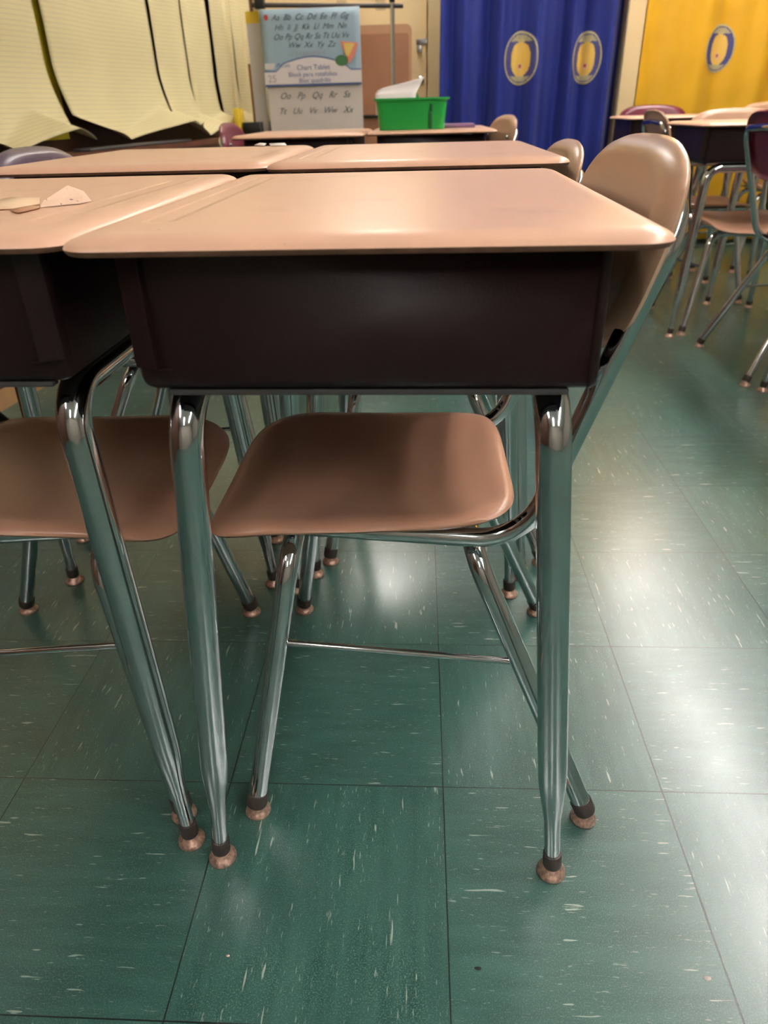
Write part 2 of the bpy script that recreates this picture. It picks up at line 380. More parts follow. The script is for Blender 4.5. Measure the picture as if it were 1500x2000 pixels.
# ---------------------------------------------------------------- desk
def leg_parts(root, path, rfun, foot, thin, cr, dome_r, matl=None):
    b = MB(); b.tube(path, rfun, 20); lg = b.build('leg', matl or M['chrome'], root)
    # collar follows the leg direction
    d = (Vector(path[-2])-Vector(path[-1])).normalized(); e = Vector(path[-1])
    b = MB(); b.tube([e-d*.003, e+d*.0, e+d*.0165, e+d*.018], lambda i, t: (cr*.93, cr, cr, cr*.95)[i], 20); b.build('collar', M['collar'], lg)
    b = MB(); b.lathe([(dome_r*.95, 0), (dome_r, .0015), (dome_r*.985, .004), (dome_r*.86, .0068), (dome_r*.7, .0105), (cr*.85, .014), (cr*.7, .019)], 24,
        Matrix.Translation((foot[0], foot[1], 0))); b.build('foot_glide', M['copper'], lg, angle=60)
    return lg
def make_desk(label):
    root = empty('school_desk'); tag(root, label, 'desk', 'open front school desks')
    zt = .757
    # top: rounded rectangle with a bullnose edge, dark core below
    b = MB(); X0, X1, Y0, Y1, R = -.233, .233, -.305, .305, .03
    prof = [(.026, 0.), (.019, -.0005), (.012, -.0018), (.006, -.004), (.002, -.0065), (0, -.0095)]
    rings = []
    for ins, dz in prof:
        rings.append([(x, y, zt+dz) for x, y in rrect(X0+ins, X1-ins, Y0+ins, Y1-ins, max(R-ins, .006))])
    n = len(rings[0])
    vs = [p for r_ in rings for p in r_]; fs = [tuple(range(n))]
    for i in range(len(rings)-1):
        for q in range(n): fs.append((i*n+q, (i+1)*n+q, (i+1)*n+(q+1) % n, i*n+(q+1) % n))
    b.add(vs, fs)
    tp = b.build('desk_top', M['top'], root, angle=50)
    b = MB(); rr = [[(x, y, z) for x, y in rrect(X0+i_, X1-i_, Y0+i_, Y1-i_, R)] for i_, z in ((.0002, zt-.0095), (.0006, zt-.0115), (.002, zt-.0138))]
    vs = [p for r_ in rr for p in r_]; fs = []
    for i in range(2):
        for q in range(n): fs.append((i*n+q, (i+1)*n+q, (i+1)*n+(q+1) % n, i*n+(q+1) % n))
    fs.append(tuple(2*n+q for q in range(n-1, -1, -1))); b.add(vs, fs)
    b.build('top_underside', M['core'], root)
    # book box, open towards +x
    bm = bmesh.new()
    x0, x1, y0, y1, z0, z1 = -.198, .188, -.275, .275, .627, .7435
    vv = [bm.verts.new(p) for p in ((x0,y0,z0),(x1,y0,z0),(x1,y1,z0),(x0,y1,z0),(x0,y0,z1),(x1,y0,z1),(x1,y1,z1),(x0,y1,z1))]
    for f in ((0,3,2,1),(4,5,6,7),(0,1,5,4),(2,3,7,6),(3,0,4,7)): bm.faces.new([vv[i] for i in f])
    bm.edges.ensure_lookup_table()
    es = [e for e in bm.edges if not (all(abs(v.co.x-x1) < 1e-5 for v in e.verts)) and not all(abs(v.co.z-z1) < 1e-5 for v in e.verts)]
    bmesh.ops.bevel(bm, geom=es, offset=.013, segments=4, affect='EDGES', profile=.5)
    for f in bm.faces: f.smooth = True
    for e in bm.edges:
        if len(e.link_faces) == 2 and e.calc_face_angle(0) > math.radians(50): e.smooth = False
    bmesh.ops.recalc_face_normals(bm, faces=bm.faces)
    me = bpy.data.meshes.new('book_box'); bm.to_mesh(me); bm.free(); me.materials.append(M['box'])
    bx = link('book_box', me, root); sm = bx.modifiers.new('thick', 'SOLIDIFY'); sm.thickness = .004; sm.offset = -1
    # rolled lip around the opening and ribs on each side face
    b = MB()
    for s in (-1, 1):
        b.tube(densify(fillet([(.186, s*.272, .742), (.186, s*.272, .631), (.186, 0, .629)], {1: .012}), .02), .0052, 10)
    b.build('box_lip', M['box'], root)
    for s in (-1, 1):
        b = MB(); ya_ = s*.2748; yb_ = s*.2822
        q = [(-.1965, ya_), (-.1775, yb_), (-.1765, yb_), (-.1745, ya_)]
        vs = [(x, y, z) for z in (.741, .6495) for x, y in q]
        b.add(vs, [(0, 1, 5, 4), (1, 2, 6, 5), (2, 3, 7, 6), (3, 0, 4, 7), (0, 3, 2, 1), (4, 5, 6, 7)])
        b.box(-.190, -.166, min(ya_, s*.2770), max(ya_, s*.2770), .6465, .6485)
        b.build('box_rib', M['box'], root, smooth=False)
    # rails between the two leg frames
    for s in (-1, 1):
        b = MB(); b.box(-.175, .17, s*.262-.006, s*.262+.006, .6215, .6268); b.build('rail', M['darkgrey'], root, bevel=.001)
    # legs
    for xt, xf in ((-.172, -.209), (.162, .210)):
        for s in (-1, 1):
            foot = (xf, s*.29)
            p = fillet([(xt, 0, .6098), (xt, s*.245, .6098), (xf, s*.29, .018)], {1: .05}, 12)
            p = densify(p, .018); tot = 0
            L_ = [0]
            for a, c in zip(p, p[1:]): L_.append(L_[-1]+(c-a).length)
            def rf(i, t, T=L_[-1]):
                d = T-t
                if d > .15: return .0166
                if d < .06: return .0095
                u = (d-.06)/.09; u = u*u*(3-2*u); return .0095+.0071*u
            leg_parts(root, p, rf, foot, .0095, .0117, .0178)
    return root

# ---------------------------------------------------------------- chair (faces local +x)
def shell(name, mtl, parent, outline, surf, thick, rings=14, rim=.0):
    """closed plastic shell: outline(a)->(u,v) unit boundary, surf(u,v,r)->Vector front surface, thick: offset vector function"""
    n = 64; vs = []; fs = []
    cen_f = surf(0, 0, 0); vs.append(cen_f)
    for i in range(1, rings+1):
        r = (i/rings)**.8
        for k in range(n):
            u, v = outline(2*PI*k/n); vs.append(surf(u*r, v*r, r))
    for k in range(n): fs.append((0, 1+k, 1+(k+1) % n))
    for i in range(rings-1):
        for k in range(n): fs.append((1+i*n+k, 1+(i+1)*n+k, 1+(i+1)*n+(k+1) % n, 1+i*n+(k+1) % n))
    off = len(vs)
    back = [p + thick(p) for p in vs]; vs2 = vs + back
    fs2 = list(fs) + [tuple(i+off for i in reversed(f)) for f in fs]
    e = 1+(rings-1)*n
    # rounded rim: one mid ring
    mid0 = len(vs2)
    cx = sum((vs[e+k] for k in range(n)), Vector())/n
    for k in range(n):
        m_ = (vs[e+k]+back[e+k])/2; d = (m_-cx).normalized()
        vs2.append(m_ + d*(thick(m_).length*.45))
    for k in range(n):
        k2 = (k+1) % n
        fs2.append((e+k, mid0+k, mid0+k2, e+k2)); fs2.append((mid0+k, off+e+k, off+e+k2, mid0+k2))
    b = MB(); b.add(vs2, fs2); o = b.build(name, mtl, parent, angle=80)
    return o
def sup(a, n):
    c, s = math.cos(a), math.sin(a)
    return (math.copysign(abs(c)**(2/n), c), math.copysign(abs(s)**(2/n), s))
def make_chair(label, seat_m, back_m):
    root = empty('school_chair'); tag(root, label, 'chair', 'plastic and chrome school chairs')
    def ssurf(u, v, r):
        y = v*.172*(1+.05*u); x = .0725+u*.184
        z = .4325 - .017*max(0, 1-r**2.6) - .006*max(0, 1-(v*1.25)**2)
        if u > .45: z -= .022*((u-.45)/.55)**2
        z -= .006*max(0, (r-.9)/.1)**1.5
        if u < 0: z += .008*u*u
        return Vector((x, y, z))
    shell('seat', seat_m, root, lambda a: sup(a, 5.6), ssurf, lambda p: Vector((0, 0, -.0085)), 18)
    def bsurf(u, v, r):
        y = u*.187*(1+.03*v); z = .706+v*.097
        x = -.200 - .27*(z-.70) + .013*u*u - .003*(1-v*v)
        x -= .012*max(0, (r-.86)/.14)**1.6
        return Vector((x, y, z))
    def bout(a):
        c, s = sup(a, 3.1); return (c, s)
    shell('backrest', back_m, root, bout, bsurf, lambda p: Vector((-.0095, 0, -.002)), 18)
    # back frame: one tube from under the seat, up behind the backrest and down again
    p = [(.20, .125, .4035), (-.118, .162, .4035), (-.234, .166, .752), (-.238, 0, .760)]
    h1 = fillet(p, {1: .075, 2: .045}, 12); h2 = [Vector((q.x, -q.y, q.z)) for q in reversed(h1[:-1])]
    b = MB(); b.tube(densify(h1+h2, .02), .0115, 18); b.build('back_frame', M['chrome'], root)
    # rivets on backrest
    for s in (-1, 1):
        b = MB(); T = Matrix.Translation((-.2015, s*.150, .735)) @ Matrix.Rotation(PI/2, 4, 'Y')
        b.lathe([(.006, -.012), (.006, .002), (.003, .0045)], 12, T); b.build('rivet', M['chrome'], root)
    legs = {}
    for xt, xf, zt in ((.155, .222, .381), (-.062, -.220, .381)):
        for s in (-1, 1):
            foot = (xf, s*.223)
            p = densify(fillet([(xt, 0, zt), (xt, s*.150, zt), (xf, s*.223, .018)], {1: .052}, 12), .02)
            leg_parts(root, p, .0127, foot, .0127, .0142, .0172)
            a = Vector((xt, s*.150, zt)); c = Vector((xf, s*.223, .018)); zr = .260 if xt > 0 else .236; t = (zt-zr)/(zt-.018); legs[(xt > 0, s)] = a.lerp(c, t)
    for s in (-1, 1):
        a, c = legs[(True, s)], legs[(False, s)]; d = (c-a).normalized()*.009
        b = MB(); b.tube([a+d, c-d], .0045, 12); b.build('stretcher', M['chrome'], root)
    return root

# ---------------------------------------------------------------- place desks
desk0 = make_desk('tan topped school desk in the foreground, its whole brown book box facing the camera')
desk0.location = (-.040, .840, 0); desk0.rotation_euler.z = math.radians(-1)
def put_desk(x, y, rz, label, zs=1.):
    d = copy_tree(desk0); d.location = (x, y, 0); d.rotation_euler = (0, 0, rz); d.scale = (1, 1, zs); d['label'] = label; return d
put_desk(-.508, .868, PI-math.radians(.5), 'tan topped school desk cut by the left photo edge, with speckled paper scraps on top')
put_desk(-.004, 1.478, math.radians(-.5), 'tan topped school desk directly behind the foreground desk, bare right half', 1.0155)
put_desk(-.474, 1.512, PI, 'tan topped school desk behind the one with the paper scraps, left of the seam', 1.0155)
put_desk(-.432, 3.045, PI, 'school desk in front of the chart tablet, left of the desk with the green bin', 1.014)
put_desk(.040, 3.125, 0, 'school desk carrying the green bin', 1.014)
put_desk(1.307, 3.10, PI/2, 'school desk at the right, long dark box facing the camera, behind the maroon chair', 1.012)
put_desk(1.36, 4.345, PI/2, 'small looking distant desk beside the cream post before the yellow curtain', 1.02)
put_desk(2.02, 4.345, PI/2, 'distant school desk before the yellow curtain near the right photo edge', 1.02)
put_desk(1.56, 3.71, PI, 'school desk with only its tan top showing between two rows at the right', 1.015)
put_desk(1.335, 1.965, 0, 'school desk out at the right edge with one slim copper-footed leg showing')

# ---------------------------------------------------------------- place chairs
tan0 = make_chair('tan plastic chair pushed under the foreground desk, seat fully seen', M['seat_brown'], M['seat_tan'])
tan0.location = (.0, .847, 0); tan0.rotation_euler.z = PI
def put_chair(src, x, y, rz, label, zs=1.):
    c = copy_tree(src); c.location = (x, y, 0); c.rotation_euler = (0, 0, rz); c.scale = (1, 1, zs); c['label'] = label; return c
put_chair(tan0, -.545, .838, 0, 'tan plastic chair at the left edge, seat slid under the desk with the paper scraps')
put_chair(tan0, .032, 1.46, PI, 'tan chair at the second desk back, only its upper back showing above the seam', .967)
put_chair(tan0, .10, 3.11, PI+.16, 'tan chair at the desk with the green bin, in front of the blue curtain')
put_chair(tan0, 1.295, 3.14, -PI/2, 'tan chair behind the large right desk, backrest facing the camera')
put_chair(tan0, 1.28, 3.665, 0, 'tan chair seen edge-on between the two right rows, chrome tubes on its left', 1.0)
put_chair(tan0, 1.99, 4.42, -PI/2, 'farthest tan chair against the yellow curtain at the right photo edge', 1.02)
mar = make_chair('maroon plastic chair cut by the right photo edge, chrome back tube in view', M['seat_maroon'], M['seat_maroon'])
mar.location = (1.31, 2.53, 0)
put_chair(mar, -.50, 3.04, 0, 'maroon chair below the hanging papers, left of the distant desks')
put_chair(mar, 1.315, 4.42, -PI/2, 'maroon chair with only its rounded top showing before the yellow curtain', 1.02)
pur = make_chair('grey purple chair with only its curved top edge showing left of the desks', M['seat_purple'], M['seat_purple'])
pur.location = (-.545, 1.545, 0); pur.scale = (1, 1, .977)

# ---------------------------------------------------------------- left side: low cabinet, hanging chart papers
def cf(y): return -1.385 + .15*(y-2.09)
b = MB(); ya, yb = .6, 4.38
def prism(b, y0, y1, xo0, xo1, z0, z1, mi=0):     # follows the cabinet front
    b.add([(cf(y0)+xo0, y0, z0), (cf(y0)+xo1, y0, z0), (cf(y1)+xo1, y1, z0), (cf(y1)+xo0, y1, z0),
           (cf(y0)+xo0, y0, z1), (cf(y0)+xo1, y0, z1), (cf(y1)+xo1, y1, z1), (cf(y1)+xo0, y1, z1)],
          [(0,3,2,1),(4,5,6,7),(0,1,5,4),(1,2,6,5),(2,3,7,6),(3,0,4,7)], mi)
cab = empty('low_cabinet', (0, 0, 0)); tag(cab, 'long low dark brown wooden cabinet under the hanging yellow papers', 'cabinet')
prism(b, ya, yb, -.118, -.012, .06, .70); b.build('body', M['wood_deep'], cab, smooth=False)
b = MB(); prism(b, ya-.01, yb+.01, -.118, .0, .70, .722); b.build('counter', M['wood_dark'], cab, smooth=False)
b = MB(); prism(b, ya, yb, -.1, -.002, 0, .062); b.build('plinth', M['wood_tan'], cab, smooth=False)
for i in range(6):
    y0 = ya+.03+i*(yb-ya-.06)/6; y1 = y0+(yb-ya-.06)/6-.02
    b = MB(); prism(b, y0, y1, -.012, .002, .09, .68); d = b.build('door', M['wood_dark'], cab, smooth=False)
    b = MB(); ym = (y0+y1)/2; b.tube([(cf(ym-.05)+.018, ym-.05, .6), (cf(ym+.05)+.018, ym+.05, .6)], .005, 8)
    b.tube([(cf(ym-.05)+.0, ym-.05, .6), (cf(ym-.05)+.018, ym-.05, .6)], .004, 8); b.tube([(cf(ym+.05)+.0, ym+.05, .6), (cf(ym+.05)+.018, ym+.05, .6)], .004, 8)
    b.build('handle', M['steel'], d)

def sheet(y0, y1, zb, zt, off0, off1, curl, wob, seed, label, lean=0.):
    """one sheet of ruled chart paper hanging on the left wall; curl: how far its foot sweeps out"""
    b = MB(); b.uv = []; nu, nv = 40, 90; vs = []
    for j in range(nv+1):
        v = j/nv
        for i in range(nu+1):
            u = i/nu; y = y0+(y1-y0)*u
            z = zb+(zt-zb)*v
            off = off0+(off1-off0)*u
            hh = v*(zt-zb)
            foot = max(0, 1-hh/.30)
            o = off + wob*1.3*math.sin(2.6*PI*u+seed)*(1-.4*v) + .008*noise.noise(Vector((u*3, v*5, seed)))
            o += curl*.55*foot**1.6
            # the bottom edge is folded up and outwards along a slanting crease
            ph = (u+seed*.31) % 1.0
            hf = .035 + .11*abs(2*ph-1) if (y1-y0) > .3 else .04+.09*u
            z2 = z
            if hh < hf:
                o += (hf-hh)*.75; z2 = zb + hf - (hf-hh)*.42
            vs.append((wl(y)+.02+o, y, z2)); b.uv.append((u*(y1-y0), v*(zt-zb)))
    fs = [(j*(nu+1)+i, j*(nu+1)+i+1, (j+1)*(nu+1)+i+1, (j+1)*(nu+1)+i) for j in range(nv) for i in range(nu)]
    b.add(vs, fs); o = b.build('chart_paper', M['chart_paper'], None, angle=180)
    s = o.modifiers.new('thick', 'SOLIDIFY'); s.thickness = .0012
    tag(o, label, 'paper sheet', 'yellow ruled chart papers on the left wall'); return o
sheet(1.45, 2.08, .80, 2.25, .03, .03, .12, .010, 4.4, 'yellow ruled chart paper nearest the camera, outside the left photo edge')
sheet(2.09, 2.60, .79, 2.25, .06, .06, .14, .012, 2.3, 'yellow ruled chart paper at the far left, its lifted corner catching light')
sheet(2.61, 3.12, .718, 2.25, .02, .025, .17, .010, 1.1, 'wide yellow ruled chart paper left of the bright yellow slit')
sheet(3.165, 3.92, .728, 2.25, .02, .03, .16, .012, .4, 'broad yellow ruled chart paper right of the bright yellow slit')
sheet(3.925, 4.265, .72, 2.25, .045, .04, .14, .014, 2.9, 'yellow ruled chart paper with a creased kink at its left edge')
sheet(4.27, 4.56, .72, 2.25, .02, .02, .07, .010, .9, 'yellow ruled chart paper just left of the dark brown gap')
sheet(4.63, 4.855, .725, 2.25, .02, .03, .05, .008, 3.9, 'narrow yellow ruled chart paper just right of the dark brown gap')
sheet(4.86, 5.12, .75, 2.25, .035, .03, .03, .008, 5.2, 'last yellow ruled chart paper, beside the white pad')
b = MB()
yy = (3.06, 3.23)
b.add([(wl(yy[0])+.012, yy[0], .76), (wl(yy[1])+.012, yy[1], .76), (wl(yy[1])+.012, yy[1], 2.25), (wl(yy[0])+.012, yy[0], 2.25),
       (wl(yy[0])+.004, yy[0], .76), (wl(yy[1])+.004, yy[1], .76), (wl(yy[1])+.004, yy[1], 2.25), (wl(yy[0])+.004, yy[0], 2.25)],
      [(0,1,2,3),(7,6,5,4),(0,4,5,1),(1,5,6,2),(2,6,7,3),(3,7,4,0)])
tag(b.build('backing_strip', M['chart_back'], smooth=False), 'bright yellow backing strip showing in the slit between two chart papers', 'backing board')
b = MB(); prism(b, 2.95, 3.85, -.07, .0, .7222, .733); tag(b.build('flat_tray', M['darkgrey'], bevel=.004), 'flat dark grey tray lying on the brown cabinet under the papers', 'tray')

# ---------------------------------------------------------------- curtains
def curtain(name, x0, x1, ybase, z0, z1, amp, freqs, seed, m, label):
    def f(x, z):
        s = 0
        for a, fr, ph in freqs: s += a*math.sin(x*fr+ph+seed + .25*math.sin(z*1.7+fr))
        s += .35*noise.noise(Vector((x*5, z*.8, seed)))
        g = .75+.25*(1-(z-z0)/(z1-z0))
        return ybase + amp*s*g
    nx = int((x1-x0)/.008); nz = 40; b = MB()
    vs = [(x0+(x1-x0)*i/nx, f(x0+(x1-x0)*i/nx, z0+(z1-z0)*j/nz), z0+(z1-z0)*j/nz) for j in range(nz+1) for i in range(nx+1)]
    fs = [(j*(nx+1)+i, j*(nx+1)+i+1, (j+1)*(nx+1)+i+1, (j+1)*(nx+1)+i) for j in range(nz) for i in range(nx)]
    b.add(vs, fs); o = b.build(name, m, None, angle=180)
    s = o.modifiers.new('thick', 'SOLIDIFY'); s.thickness = .002; s.offset = 0
    tag(o, label, 'curtain'); return o, f
blue, fb = curtain('curtain', .115, 1.20, 5.10, .04, 2.45, .042, ((.9, 31, 0), (.5, 57, 1.3), (.6, 14, .4)), 1.7, M['blue'],
                   'royal blue floor length curtain with two oval badges')
yel, fy = curtain('curtain', 1.31, 3.9, 5.06, .03, 2.45, .030, ((.8, 19, .3), (.5, 33, 2.), (.6, 8, .9)), 4.2, M['yellow'],
                  'bright yellow floor length curtain with one oval badge')
def emblem(par, f, cx, cz, rx, rz, label):
    b = MB(); n = 46; vs = []; fs = []; ms = []
    for j in range(n+1):
        for i in range(n+1):
            # concentric map from square to disc
            u = 2*i/n-1; v = 2*j/n-1
            du = u*math.sqrt(1-v*v/2); dv = v*math.sqrt(1-u*u/2)
            x = cx+du*rx; z = cz+dv*rz; vs.append((x, f(x, z)-.004, z))
    for j in range(n):
        for i in range(n):
            u = 2*(i+.5)/n-1; v = 2*(j+.5)/n-1
            du = u*math.sqrt(1-v*v/2); dv = v*math.sqrt(1-u*u/2); r = math.hypot(du, dv)
            m = 1
            if r > .93: m = 0
            elif r > .88: m = 1
            elif dv > .62 or dv < -.66: m = 4 if (r > .72 and int(math.atan2(dv, du)*22) % 2) else 0
            # plain rounded gold patch
            if m == 1 and r < .88:
                if abs(du/.56)**2.6+abs((dv+.03)/.62)**2.6 < 1: m = 2
                if math.hypot(du/.17, (dv+.3)/.13) < 1: m = 5
                hx, hy = du/.085, (dv+.3)/.085
                if (hx*hx+hy*hy-1)**3-hx*hx*hy**3 < 0: m = 3
            fs.append((j*(n+1)+i, j*(n+1)+i+1, (j+1)*(n+1)+i+1, (j+1)*(n+1)+i)); ms.append(m)
    b.add(vs, fs); b.m = ms
    o = b.build('badge', [M['em_ring'], M['em_navy'], M['em_gold'], M['red_ink'], M['em_text'], M['em_pale']], par, angle=180)
    o['label'] = label
    s = o.modifiers.new('thick', 'SOLIDIFY'); s.thickness = .0012; s.offset = 0
emblem(blue, fb, .605, 1.083, .098, .140, 'oval gold and navy badge, left one')
emblem(blue, fb, 1.0, 1.075, .084, .136, 'oval gold and navy badge, right one')
emblem(yel, fy, 1.772, 1.10, .092, .122, 'oval gold and navy badge')

# ---------------------------------------------------------------- chart stand, tablets, leaning table
def text(s, size, m, parent, name, loc, rx=PI/2, shear=0., align='CENTER', sx=1.):
    cu = bpy.data.curves.new('t', 'FONT'); cu.body = s; cu.size = size; cu.shear = shear; cu.align_x = align; cu.resolution_u = 3
    cu.extrude = .0004
    ob = bpy.data.objects.new('t', cu); COL.objects.link(ob)
    dg = bpy.context.evaluated_depsgraph_get(); me = bpy.data.meshes.new_from_object(ob.evaluated_get(dg))
    bpy.data.objects.remove(ob); me.materials.clear(); me.materials.append(m); me.name = name
    for v in me.vertices: v.co = Vector((v.co.x*sx, -v.co.z, v.co.y))
    o = link(name, me, parent, loc); return o
SY = 4.62
stand = empty('chart_stand', (-.5, SY, 0)); tag(stand, 'metal chart stand with round chrome post and dark crossbar behind the green bin', 'stand')
for x in (.345, -.375):
    b = MB(); b.tube([(x, .03, .05), (x, .03, 1.75)], .0125, 14); b.build('post', M['chrome'], stand)
    b = MB(); b.tube([(x, -.25, .035), (x, .28, .035)], .014, 10); b.build('base_foot', M['steel'], stand)
b = MB(); b.tube([(-.42, .03, 1.345), (.405, .03, 1.318)], .011, 12); b.build('crossbar', M['darkgrey'], stand)
b = MB(); b.box(-.40, -.35, .0, .06, 1.325, 1.40); b.build('clamp', M['black'], stand, bevel=.004)
b = MB(); b.box(.33, .36, .005, .055, 1.335, 1.39); b.build('clamp', M['black'], stand, bevel=.004)
for x in (.05, .26):
    b = MB()
    for q in range(5):
        pts = [(x+q*.011+.004*math.sin(t/16*2*PI*1), .03+.019*math.sin(t/16*2*PI), 1.327+.026*math.cos(t/16*2*PI)) for t in range(17)]
        b.tube(pts, .0012, 5)
    b.build('binder_ring', M['darkgrey'], stand)

tab = empty('chart_tablet', (-.602, SY-.015, .76)); tag(tab, 'hanging chart tablet with blue grey cursive alphabet cover and white page', 'chart pad')
W2 = .272
b = MB(); b.box(-W2+.008, W2, .002, .014, -.05, .56); b.build('pages', M['pad'], tab, smooth=False)
# cover sheet, bowed slightly forward at its foot
b = MB(); nn = 16; vs = []; fs = []
for j in range(9):
    v = j/8
    for i in range(nn+1):
        u = i/nn; vs.append((-W2+2*W2*u, -.004-.006*(1-v)*math.sin(PI*u), .205+.352*v-.006*math.sin(PI*u)*(1-v)))
for j in range(8):
    for i in range(nn): fs.append((j*(nn+1)+i, j*(nn+1)+i+1, (j+1)*(nn+1)+i+1, (j+1)*(nn+1)+i))
b.add(vs, fs); cv = b.build('cover', M['cover'], tab); s_ = cv.modifiers.new('thick', 'SOLIDIFY'); s_.thickness = .0015; s_.offset = 0
def flat(name, pts, y, m, t=.0008):
    b = MB(); n = len(pts); vs = [(x, y, z) for x, z in pts]+[(x, y+t, z) for x, z in pts]
    b.add(vs, [tuple(range(n)), tuple(range(2*n-1, n-1, -1))]+[(i, (i+1) % n, n+(i+1) % n, n+i) for i in range(n)])
    return b.build(name, m, tab, smooth=False)
def arch(e=0.):
    pts = [(-W2, .207-e), (W2, .207-e), (W2, .27+e), (.215, .27+e), (.195, .285+e)]
    for k in range(13):
        a = k/12; x = .165-.33*a; pts.append((x, .305+.030*math.sin(PI*a)+e))
    pts += [(-.185, .285+e), (-.205, .27+e), (-W2, .27+e)]
    return pts
flat('band_border', arch(.006), -.0120, M['navy']); flat('band', [(x, max(z, .2105)) for x, z in arch(0)], -.0130, M['band'])
flat('corner_panel', [(-W2+.004, .284), (-.218, .284), (-.208, .312), (-W2+.004, .312)], -.0062, M['pad2'])
el = [(.165+.036*math.cos(a/20*2*PI), .316+.026*math.sin(a/20*2*PI)) for a in range(20)]; flat('green_seal', el, -.0145, M['oval_green'])
flat('pencil_art', [(.16, .405), (.262, .395), (.235, .33), (.205, .30)], -.0115, M['orange'])
flat('pencil_art', [(.18, .395), (.24, .392), (.205, .335), (.19, .34)], -.0125, M['yel_ink'])
fl = [(-.238+.012*math.cos(a/14*2*PI), .522+.014*math.sin(a/14*2*PI)) for a in range(14)]; flat('red_dot', fl, -.0062, M['red_ink'])
for s, z, sz in (('Aa  Bb  Cc  Dd  Ee  Ff  Gg', .508, .034), ('Hh  Ii  Jj  Kk  Ll  Mm  Nn', .463, .034), ('Oo Pp Qq Rr Ss Tt Uu Vv', .420, .034), ('Ww  Xx  Yy  Zz', .381, .034)):
    text(s, sz*1.12, M['ink'], tab, 'cursive_letters', (.0, -.0065-.006*(1-(z-.205)/.352), z), shear=.45, sx=1.02)
text('1 2 3 4 5 6 7 8 9 10', .026, M['ink_soft'], tab, 'cursive_letters', (-.03, -.0118, .345), shear=.4)
text('Pacon', .028, M['navy'], tab, 'cover_text', (-.165, -.0136, .292), shear=.4, sx=1.1)
text('Chart Tablet', .034, M['navy'], tab, 'cover_text', (.005, -.0136, .277), sx=1.05)
text('Block para rotafolios', .031, M['navy'], tab, 'cover_text', (.0, -.0136, .246), sx=1.05)
text('Bloc quadrillé', .031, M['navy'], tab, 'cover_text', (.01, -.0136, .216), sx=1.05)
text('25', .05, M['ink_soft'], tab, 'cover_text', (-.23, -.0136, .222))
text('Oo   Pp   Qq   Rr   Ss', .045, M['ink'], tab, 'cursive_letters', (.0, -.0005, .14), shear=.45)
text('Tt   Uu   Vv   Ww   Xx', .045, M['ink'], tab, 'cursive_letters', (.0, -.0005, .065), shear=.45)

pad = empty('chart_pad', (-.90, SY+.052, .62)); tag(pad, 'white chart pad with yellow header half hidden behind the cursive tablet', 'chart pad')
b = MB(); b.box(-.065, .45, 0, .02, 0, .645); b.build('pages', M['pad2'], pad, smooth=False)
b = MB(); b.box(-.067, .452, -.001, .021, .645, .70); b.build('header', M['yellow_band'], pad, smooth=False)

# brown table top leaning against the wall
lt = empty('leaning_table', (-.275, 5.02, 0)); tag(lt, 'brown folded table standing on end behind the chart stand', 'table')
b = MB(); o_ = rrect(-.33, .222, .02, 1.27, .035); n = len(o_)
vs = [(x, 0, z) for x, z in o_]+[(x, .035, z) for x, z in o_]
b.add(vs, [tuple(range(n)), tuple(range(2*n-1, n-1, -1))]+[(i, (i+1) % n, n+(i+1) % n, n+i) for i in range(n)])
b.build('table_top', M['brown_edge'], lt, smooth=False)
b = MB(); o_ = rrect(-.312, .204, .04, 1.225, .02); n = len(o_)
vs = [(x, -.004, z) for x, z in o_]+[(x, .001, z) for x, z in o_]
b.add(vs, [tuple(range(n)), tuple(range(2*n-1, n-1, -1))]+[(i, (i+1) % n, n+(i+1) % n, n+i) for i in range(n)])
b.build('inner_panel', M['brown'], lt, smooth=False)
b = MB(); b.tube([(-.30, -.012, .80), (.20, -.012, .80)], .008, 8); b.build('folding_brace', M['black'], lt)
for x in (-.25, .15):
    b = MB(); b.tube([(x, -.014, .05), (x, -.014, .78)], .012, 8); b.build('folded_leg', M['black'], lt)
for q in (-.2, .12):
    b = MB(); b.box(q-.03, q+.03, .0, .035, 0, .022); b.build('table_foot', M['black'], lt, smooth=False)

# lock hardware on the door edge
hs = empty('hasp_lock', (.012, 5.285, 1.195)); tag(hs, 'grey metal hasp and padlock on the cream door edge', 'lock')
b = MB(); b.box(-.04, .05, -.008, 0, -.014, .016); b.build('hasp', M['steel'], hs, bevel=.002)
b = MB(); b.box(-.036, -.008, -.03, -.008, -.052, -.018); b.build('padlock', M['steel'], hs, bevel=.004)
b = MB(); T = Matrix.Translation((.0, 5.285, .995)) @ Matrix.Rotation(PI/2, 4, 'X'); b.lathe([(.021, 0), (.021, .008), (.012, .014), (.012, .016)], 18, T)
tag(b.build('lock_cylinder', M['steel']), 'small round lock cylinder in the cream door below the hasp', 'lock')

# boxes on the floor and cabinet under the white pad
cb = empty('cardboard_box', (-.93, 4.58, 0)); tag(cb, 'brown cardboard box low behind the distant left desk', 'box')
b = MB(); b.box(-.165, .035, -.12, .085, 0, .73); b.build('carton', M['card'], cb, bevel=.003)
b = MB(); b.box(-.09, -.045, -.1206, -.1199, .0, .73); b.build('tape', M['wood_tan'], cb, smooth=False)
b = MB(); b.box(-1.045, -1.012, 4.455, 4.57, .7305, .86); tag(b.build('yellow_book', M['yellow_band'], bevel=.002), 'small upright yellow book on the cardboard box beside the last paper', 'book')
b = MB(); b.box(-1.005, -.905, 4.475, 4.58, .7305, .79)
tag(b.build('black_case', M['black'], bevel=.004), 'small black case on the cardboard box beside the yellow book', 'case')
b = MB(); b.box(-.99, -.966, 4.725, 4.76, 0, 1.08); tag(b.build('cardboard_sheet', M['card'], smooth=False), 'upright brown cardboard sheet between the last paper and the white pad', 'cardboard')

